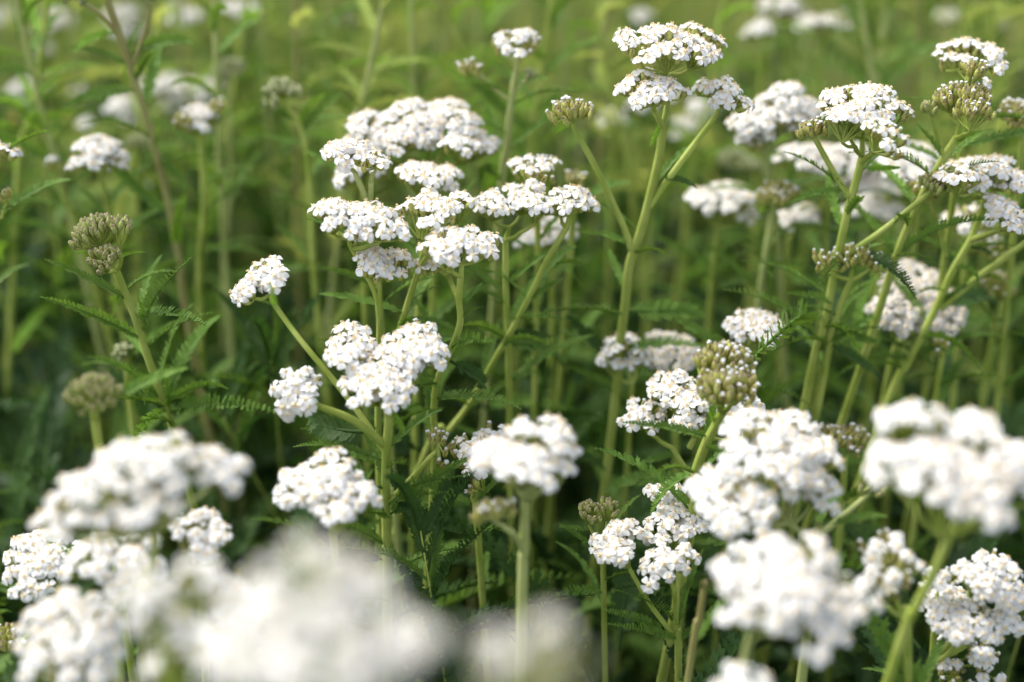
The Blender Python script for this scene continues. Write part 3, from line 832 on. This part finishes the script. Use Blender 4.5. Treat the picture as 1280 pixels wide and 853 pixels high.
plant("tall brownish yarrow stem with lime leaves running out of the top at left", .655,
      [(135, 2), (150, 45), (165, 90), (182, 145), (205, 230), (225, 330), (240, 430)],
      [H('bud', [(95, -8, 18)], (152, 48), [(125, 18), (100, 3)], r=1.0), H('bud', [(185, -10, 14)], (165, 85), [(183, 35), (187, 5)], r=1.0), H('bud', [(130, -35, 24)], None, None)],
      [(142, 40, 85, 62, 'leaf_lime'), (165, 65, 248, 42, 'leaf_mid', .02, 1.1), (168, 112, 75, 125, 'leaf_mid'), (160, 105, 155, 78, 'leaf_lime'), (192, 195, 202, 158, 'leaf_lime'),
       (198, 195, 240, 240, 'leaf_mid', 0, 1.0), (222, 310, 218, 240, 'leaf_lime')], r=1.7, smat='stem_brown', auto=3)
plant("white yarrow head cut by the left edge at mid height, upper one", 0.61,
      [(0, 205), (-14, 300)], [H('open', [(2, 180, 22)], None, None)], auto=3, r=.8)
plant("white yarrow head cut by the left edge at mid height, lower one with brown cups", 0.61,
      [(4, 265), (-8, 360)], [H('half', [(6, 243, 16)], None, None)], [(0, 262, 25, 255, 'leaf_mid')], auto=3, r=.8)
plant("tiny blurred cream yarrow left of the lone flat head, upper left", .74, [(68, 212), (85, 260), (110, 330)], [H('half', [(64, 197, 15)], None, None)], auto=3)
plant("far white yarrow blur under a long leaf, upper left", .95, [(160, 160), (165, 260)], [H('open', [(153, 127, 20), (165, 142, 18)], None, None)], auto=2)
plant("far small white yarrow blur above the lone flat head", 1.0, [(108, 165), (108, 260)], [H('open', [(107, 150, 11)], None, None)], auto=2)
plant("far pale yarrow blur in the upper left corner with pinkish tinge", 1.15, [(30, 130), (30, 220)], [H('open', [(28, 103, 18)], None, None)], auto=2)
plant("far pale yarrow blur with cream florets beside the brownish stem", 1.1, [(95, 130), (95, 220)], [H('half', [(92, 110, 17)], None, None)], auto=2)
plant("blurred green bud yarrow crossing the brownish stem at upper left", .86, [(172, 195), (172, 290)], [H('bud', [(172, 172, 18)], None, None, dome=.6)], auto=2)
plant("far grey bud yarrow in the upper left corner", 1.0, [(38, 45), (45, 150)], [H('bud', [(38, 15, 22)], None, None)], auto=3)
plant("far white yarrow blur at the top edge near the left corner", 1.25, [(75, 50), (75, 140)], [H('open', [(72, 22, 24), (60, 35, 16), (50, 55, 16)], None, None)], auto=2)
plant("far white yarrow blur at the top edge, between the brownish stem and a bud", 1.25, [(165, 60), (165, 140)], [H('open', [(160, 30, 26), (150, 15, 24)], None, None)], auto=2)
plant("far white yarrow cut by the top edge, left of a thick pale stem", 1.1, [(235, 40), (235, 140)], [H('open', [(220, 14, 22), (235, 20, 16)], None, None)], auto=2)
plant("far white yarrow cut by the top edge, right of a thick pale stem", 1.1, [(300, 30), (300, 140)], [H('open', [(302, 4, 24)], None, None)], auto=2)
for k, (x0, x1, y1, d, sm_) in enumerate([(268, 288, 420, .715, 'stem_pale'), (371, 373, 330, .80, 'stem_brown'), (514, 517, 300, .76, 'stem_pale'), (325, 352, 300, .92, 'stem_pale'), (452, 440, 300, .9, 'stem'),
        (705, 700, 300, .88, 'stem_pale'), (1108, 1085, 260, .86, 'stem_pale'), (1243, 1232, 300, .84, 'stem'), (968, 958, 300, .9, 'stem_pale'), (30, 75, 330, .78, 'stem'), (760, 742, 300, .95, 'stem_brown'), (598, 590, 260, .93, 'stem_pale'),
        (1010, 992, 300, 1.0, 'stem_pale'), (1150, 1130, 300, .98, 'stem_brown'), (225, 240, 330, .96, 'stem_brown'), (410, 415, 300, 1.0, 'stem_pale'), (85, 110, 300, .95, 'stem_pale'),
        (60, 20, 260, .72, 'stem'), (20, 95, 300, .70, 'stem_pale'), (205, 150, 300, .8, 'stem'), (310, 255, 300, .84, 'stem'), (400, 470, 260, .82, 'stem'), (480, 430, 240, .72, 'stem_pale'),
        (560, 610, 240, .8, 'stem'), (690, 660, 260, .76, 'stem'), (740, 790, 240, .8, 'stem'), (905, 860, 260, .82, 'stem'), (1075, 1120, 240, .78, 'stem_pale'), (1200, 1245, 260, .8, 'stem')]):
    plant("tall pale yarrow stem running out of the top of the picture behind the sharp flowers", d, [(x0 - (x1 - x0) * .3, -85), (x0, 0), ((x0 + x1) / 2 + (k % 3 - 1) * 3, y1 / 2), (x1, y1)],
          [H('open' if k % 3 else 'bud', [(x0 - (x1 - x0) * .4, -125, 30), (x0 + 20, -118, 24)], None, None)], auto=6, smat=sm_, lmat=['leaf_mid', 'leaf_meadow_lit', 'leaf_lime'][k % 3], r=1.5, leafl=.055)
plant("far yellow flower blur low in the green at the upper left edge", 1.3, [(30, 175), (30, 240)], [H('open', [(25, 148, 16)], None, None, m='yellow')], auto=2, cat='yellow flower', name='yellow_flower', lmat='leaf_lime')
plant("far yellow flower blur beside a pale yarrow at upper left", 1.3, [(72, 110), (72, 200)], [H('open', [(70, 92, 17)], None, None, m='yellow')], auto=2, cat='yellow flower', name='yellow_flower', lmat='leaf_lime')
plant("far white yarrow blur right in the top left corner", 1.3, [(8, 40), (8, 140)], [H('open', [(8, 12, 26)], None, None)], auto=2)
plant("far cream yarrow blur low behind the lone flat head at upper left", .95, [(168, 250), (168, 340)], [H('open', [(168, 228, 18)], None, None)], auto=2)
plant("far tiny white yarrow blur in green, left of the sharp tilted head", .9, [(245, 475), (245, 540)], [H('sparse', [(245, 462, 8)], None, None)], auto=2)

# ------------------------------------------------------------------ meadow plants behind, built from a few grown ones
def make_wild(kind, h, seed, label, group):
    rng = np.random.default_rng(seed)
    root = bpy.data.objects.new("leafy_shoot" if kind == 'shoot' else "yarrow_plant", None)
    COL.objects.link(root)
    tag(root, label, 'plant' if kind == 'shoot' else 'yarrow', group)
    O = np.zeros(3)
    bend = rng.normal(0, .06, 2)
    P = np.array([(bend[0] * t * t, bend[1] * t * t, h * t) for t in np.linspace(0, 1, 9)])
    sm = MB()
    tube(sm, P, .0017, .0011 if kind != 'shoot' else .0003, 6, 0, .05)
    sm.build("stem", [M[['stem', 'stem_pale', 'stem_pale'][seed % 3] if kind != 'shoot' else 'stem']], root)
    nl = 28 if kind == 'shoot' else 16
    fm = MB()
    names = ['leaf_mid', 'leaf_deep', 'leaf_lime'] if kind == 'shoot' else ['leaf_meadow_lit', 'leaf_mid', 'leaf_lime']
    for k in range(nl):
        t = .15 + .83 * k / nl
        if kind == 'shoot' and k >= 21: t = .93 + .01 * (k - 21)
        p = np.array([bend[0] * t * t, bend[1] * t * t, h * t])
        a = k * 2.4 + rng.random(); ln = rng.uniform(.04, .085) * (1.25 - .55 * t)
        dr = unit((math.cos(a), math.sin(a), rng.uniform(.1, 1.3) if t < .93 else rng.uniform(.8, 2.6)))
        mx = np.array(leaf_matrix(p, p + dr * ln, (rng.normal(0, .3), rng.normal(0, .3), 1)))
        src = LEAF_VAR[int(rng.integers(len(LEAF_VAR)))]
        V = np.concatenate(src.V) @ mx[:3, :3].T + mx[:3, 3]
        mi = int(rng.choice(3, p=[.55, .38, .07] if kind == 'shoot' else [.5, .35, .15]))
        fm.add(V, np.concatenate(src.T), np.concatenate(src.Q), mi, mi)
    fm.build("foliage", [M[q] for q in names], root)
    if kind != 'shoot':
        G, PM, DM = MB(), MB(), MB()
        for q in range(3):
            a = q * 2.1 + rng.random()
            C = P[-1] + np.array([.013 * math.cos(a), .013 * math.sin(a), .028])
            b = build_cluster(G, PM, DM, C, rng.uniform(.012, .018), (math.cos(a) * .2, math.sin(a) * .2, 1), 'open' if kind == 'white' else 'bud', 1, rng)
            tube(G, np.array([P[-1], b]), .001, .0008, 5, 0)
        go = G.build("flower_head" if kind == 'white' else "bud_head", [M['stem'], M['bract'], M['bract_edge'], M['bud_tip']], root)
        if PM.n: PM.build("petals", [M['petal']], go)
        if DM.n: DM.build("disc_florets", [M['disc'], M['anther']], go)
    return root

def copy_tree(o, parent=None):
    c = o.copy(); COL.objects.link(c)
    if parent is not None:
        mx = o.matrix_local.copy()
        c.parent = parent
        c.matrix_local = mx
    for ch in list(o.children):
        copy_tree(ch, c)
    return c

GT = ("tall yarrow stem in the blurred green meadow behind, its head above the picture", "tall yarrow stems far behind")
GS = ("leafy green yarrow shoot without a flower, in the dark growth under the flower heads", "leafy shoots under the flowers")
wilds = [make_wild('white', .72, 31, *GT), make_wild('white', .66, 32, *GT), make_wild('bud', .70, 33, *GT), make_wild('bud', .76, 34, *GT), make_wild('white', .78, 35, *GT)]
shoots = [make_wild('shoot', .34, 41, *GS), make_wild('shoot', .42, 42, *GS), make_wild('shoot', .28, 43, *GS), make_wild('shoot', .49, 44, *GS), make_wild('shoot', .45, 45, *GS)]
used = set()
def place(protos, x, y, s=1.0):
    i = random.randrange(len(protos))
    if i in used and False: pass
    p = protos[i]
    if (id(protos), i) not in used:
        used.add((id(protos), i)); o = p
    else:
        o = copy_tree(p)
    o.location = (x, y, 0)
    o.rotation_euler = (random.gauss(0, .10), random.gauss(0, .10), random.random() * 6.28)
    o.scale = (s, s, s)
n = 0
while n < 240:
    y = random.uniform(1.12, 3.7) if n > 40 else random.uniform(1.05, 1.6)
    x = random.uniform(-.40 * y - .1, .40 * y + .1)
    if n % 2 and x > 0: x = -x if random.random() < .15 else x
    place(wilds, x, y, random.uniform(.95, 1.15)); n += 1
n = 0
while n < 385:
    y = random.uniform(.30, 1.0) if n < 50 else (random.uniform(.74, 1.35) if n < 185 else random.uniform(1.2, 2.5) if n < 300 else random.uniform(.66, 1.0))
    x = random.uniform(-.42 * y - .12, .42 * y + .12)
    if n >= 300: x = random.uniform(-.40, .12) * y
    if 270 <= n < 300: y = random.uniform(.42, .74); x = random.uniform(-.34, .34) * y / .5
    place(shoots[3:] if n >= 270 else shoots if y > .72 else shoots[:3], x, y, random.uniform(.85, 1.15)); n += 1

# ------------------------------------------------------------------ uncountable growth
def leaf_mass(name, label, count, xr, yr, zr, lr, low, mats, seed, upright=.5):
    rng = np.random.default_rng(seed)
    mb = MB()
    src = LEAF_LOW if low else LEAF_VAR
    for k in range(count):
        y = rng.uniform(*yr); hw = xr + .42 * max(0, y)
        p = np.array([rng.uniform(-hw, hw), y, rng.uniform(*zr)])
        a = rng.random() * 6.28
        d = unit((math.cos(a), math.sin(a), rng.normal(upright, .45)))
        L = rng.uniform(*lr)
        mx = np.array(leaf_matrix(p, p + d * L, (rng.normal(0, .3), rng.normal(0, .3), 1)))
        s = src[rng.integers(len(src))]
        V = np.concatenate(s.V) @ mx[:3, :3].T + mx[:3, 3]
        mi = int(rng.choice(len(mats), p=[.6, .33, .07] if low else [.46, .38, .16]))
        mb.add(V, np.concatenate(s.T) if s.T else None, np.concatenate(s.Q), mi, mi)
    return tag(mb.build(name, [M[m] for m in mats]), label, 'foliage', None, 'stuff')

leaf_mass("yarrow_foliage", "feathery yarrow leaves coloured dark for the shade under the flower heads", 5200, .16, (.12, 1.25), (.03, .46), (.07, .13), False,
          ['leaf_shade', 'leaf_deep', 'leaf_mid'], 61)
leaf_mass("meadow_foliage", "feathery leaves, mostly coloured as sunlit, filling the blurred meadow behind", 6500, .3, (1.0, 4.6), (.02, .5), (.07, .15), True,
          ['leaf_meadow_lit', 'leaf_mid', 'leaf_lime'], 62)

def grass_mass():
    rng = np.random.default_rng(91)
    mb = MB()
    for k in range(5200):
        y = rng.uniform(.95, 4.2); x = rng.uniform(-.45 * y - .2, .45 * y + .2)
        h = rng.uniform(.25, .80); a = rng.random() * 6.28; ln = h * abs(rng.normal(0, .28))
        dx, dy = math.cos(a) * ln, math.sin(a) * ln
        t = np.linspace(0, 1, 6)[:, None]
        P = np.array([x, y, 0.0]) + np.hstack([dx * t ** 2, dy * t ** 2, h * (t - .18 * (ln / h) * t ** 3)])
        w = rng.uniform(.001, .0022)
        tube(mb, P, w, w * .25, 3, int(rng.choice(4, p=[.42, .38, .12, .08])))
    return tag(mb.build("meadow_grass", [M['leaf_meadow_lit'], M['straw'], M['leaf_lime'], M['stem_brown']]),
               "thin bent grass and dry stalks tangled through the blurred meadow", 'grass', None, 'stuff')
grass_mass()

def far_growth():
    rng = np.random.default_rng(77)
    mb = MB()
    for k in range(2600):
        y = rng.uniform(3.7, 12); x = rng.uniform(-.5 * y - .5, .5 * y + .5)
        h = rng.uniform(.45, .75)
        b = rng.normal(0, .05, 2)
        tube(mb, np.array([(x, y, 0), (x + b[0] * .3, y + b[1] * .3, h * .5), (x + b[0], y + b[1], h)]), .003, .002, 4, int(rng.integers(0, 2)))
        for q in range(5):
            z = rng.uniform(.1, .9) * h; a = rng.random() * 6.28; ln = rng.uniform(.07, .14)
            mx = np.array(leaf_matrix((x, y, z), (x + math.cos(a) * ln, y + math.sin(a) * ln, z + ln * .5), (0, 0, 1)))
            s = LEAF_LOW[rng.integers(5)]
            V = np.concatenate(s.V) @ mx[:3, :3].T + mx[:3, 3]
            mb.add(V, None, np.concatenate(s.Q), 0, 2 if rng.random() < .8 else 3)
        if rng.random() < .4:
            V = OCT_V * (.03, .03, .010) + (x + b[0], y + b[1], h)
            mb.add(V, OCT_T, None, 4 if rng.random() < .7 else 1)
    return tag(mb.build("far_meadow", [M['stem'], M['stem_brown'], M['leaf_meadow_lit'], M['leaf_lime'], M['petal']]),
               "far yarrow growth melting into soft green behind everything", 'meadow', None, 'stuff')
far_growth()
bpy.context.view_layer.update()
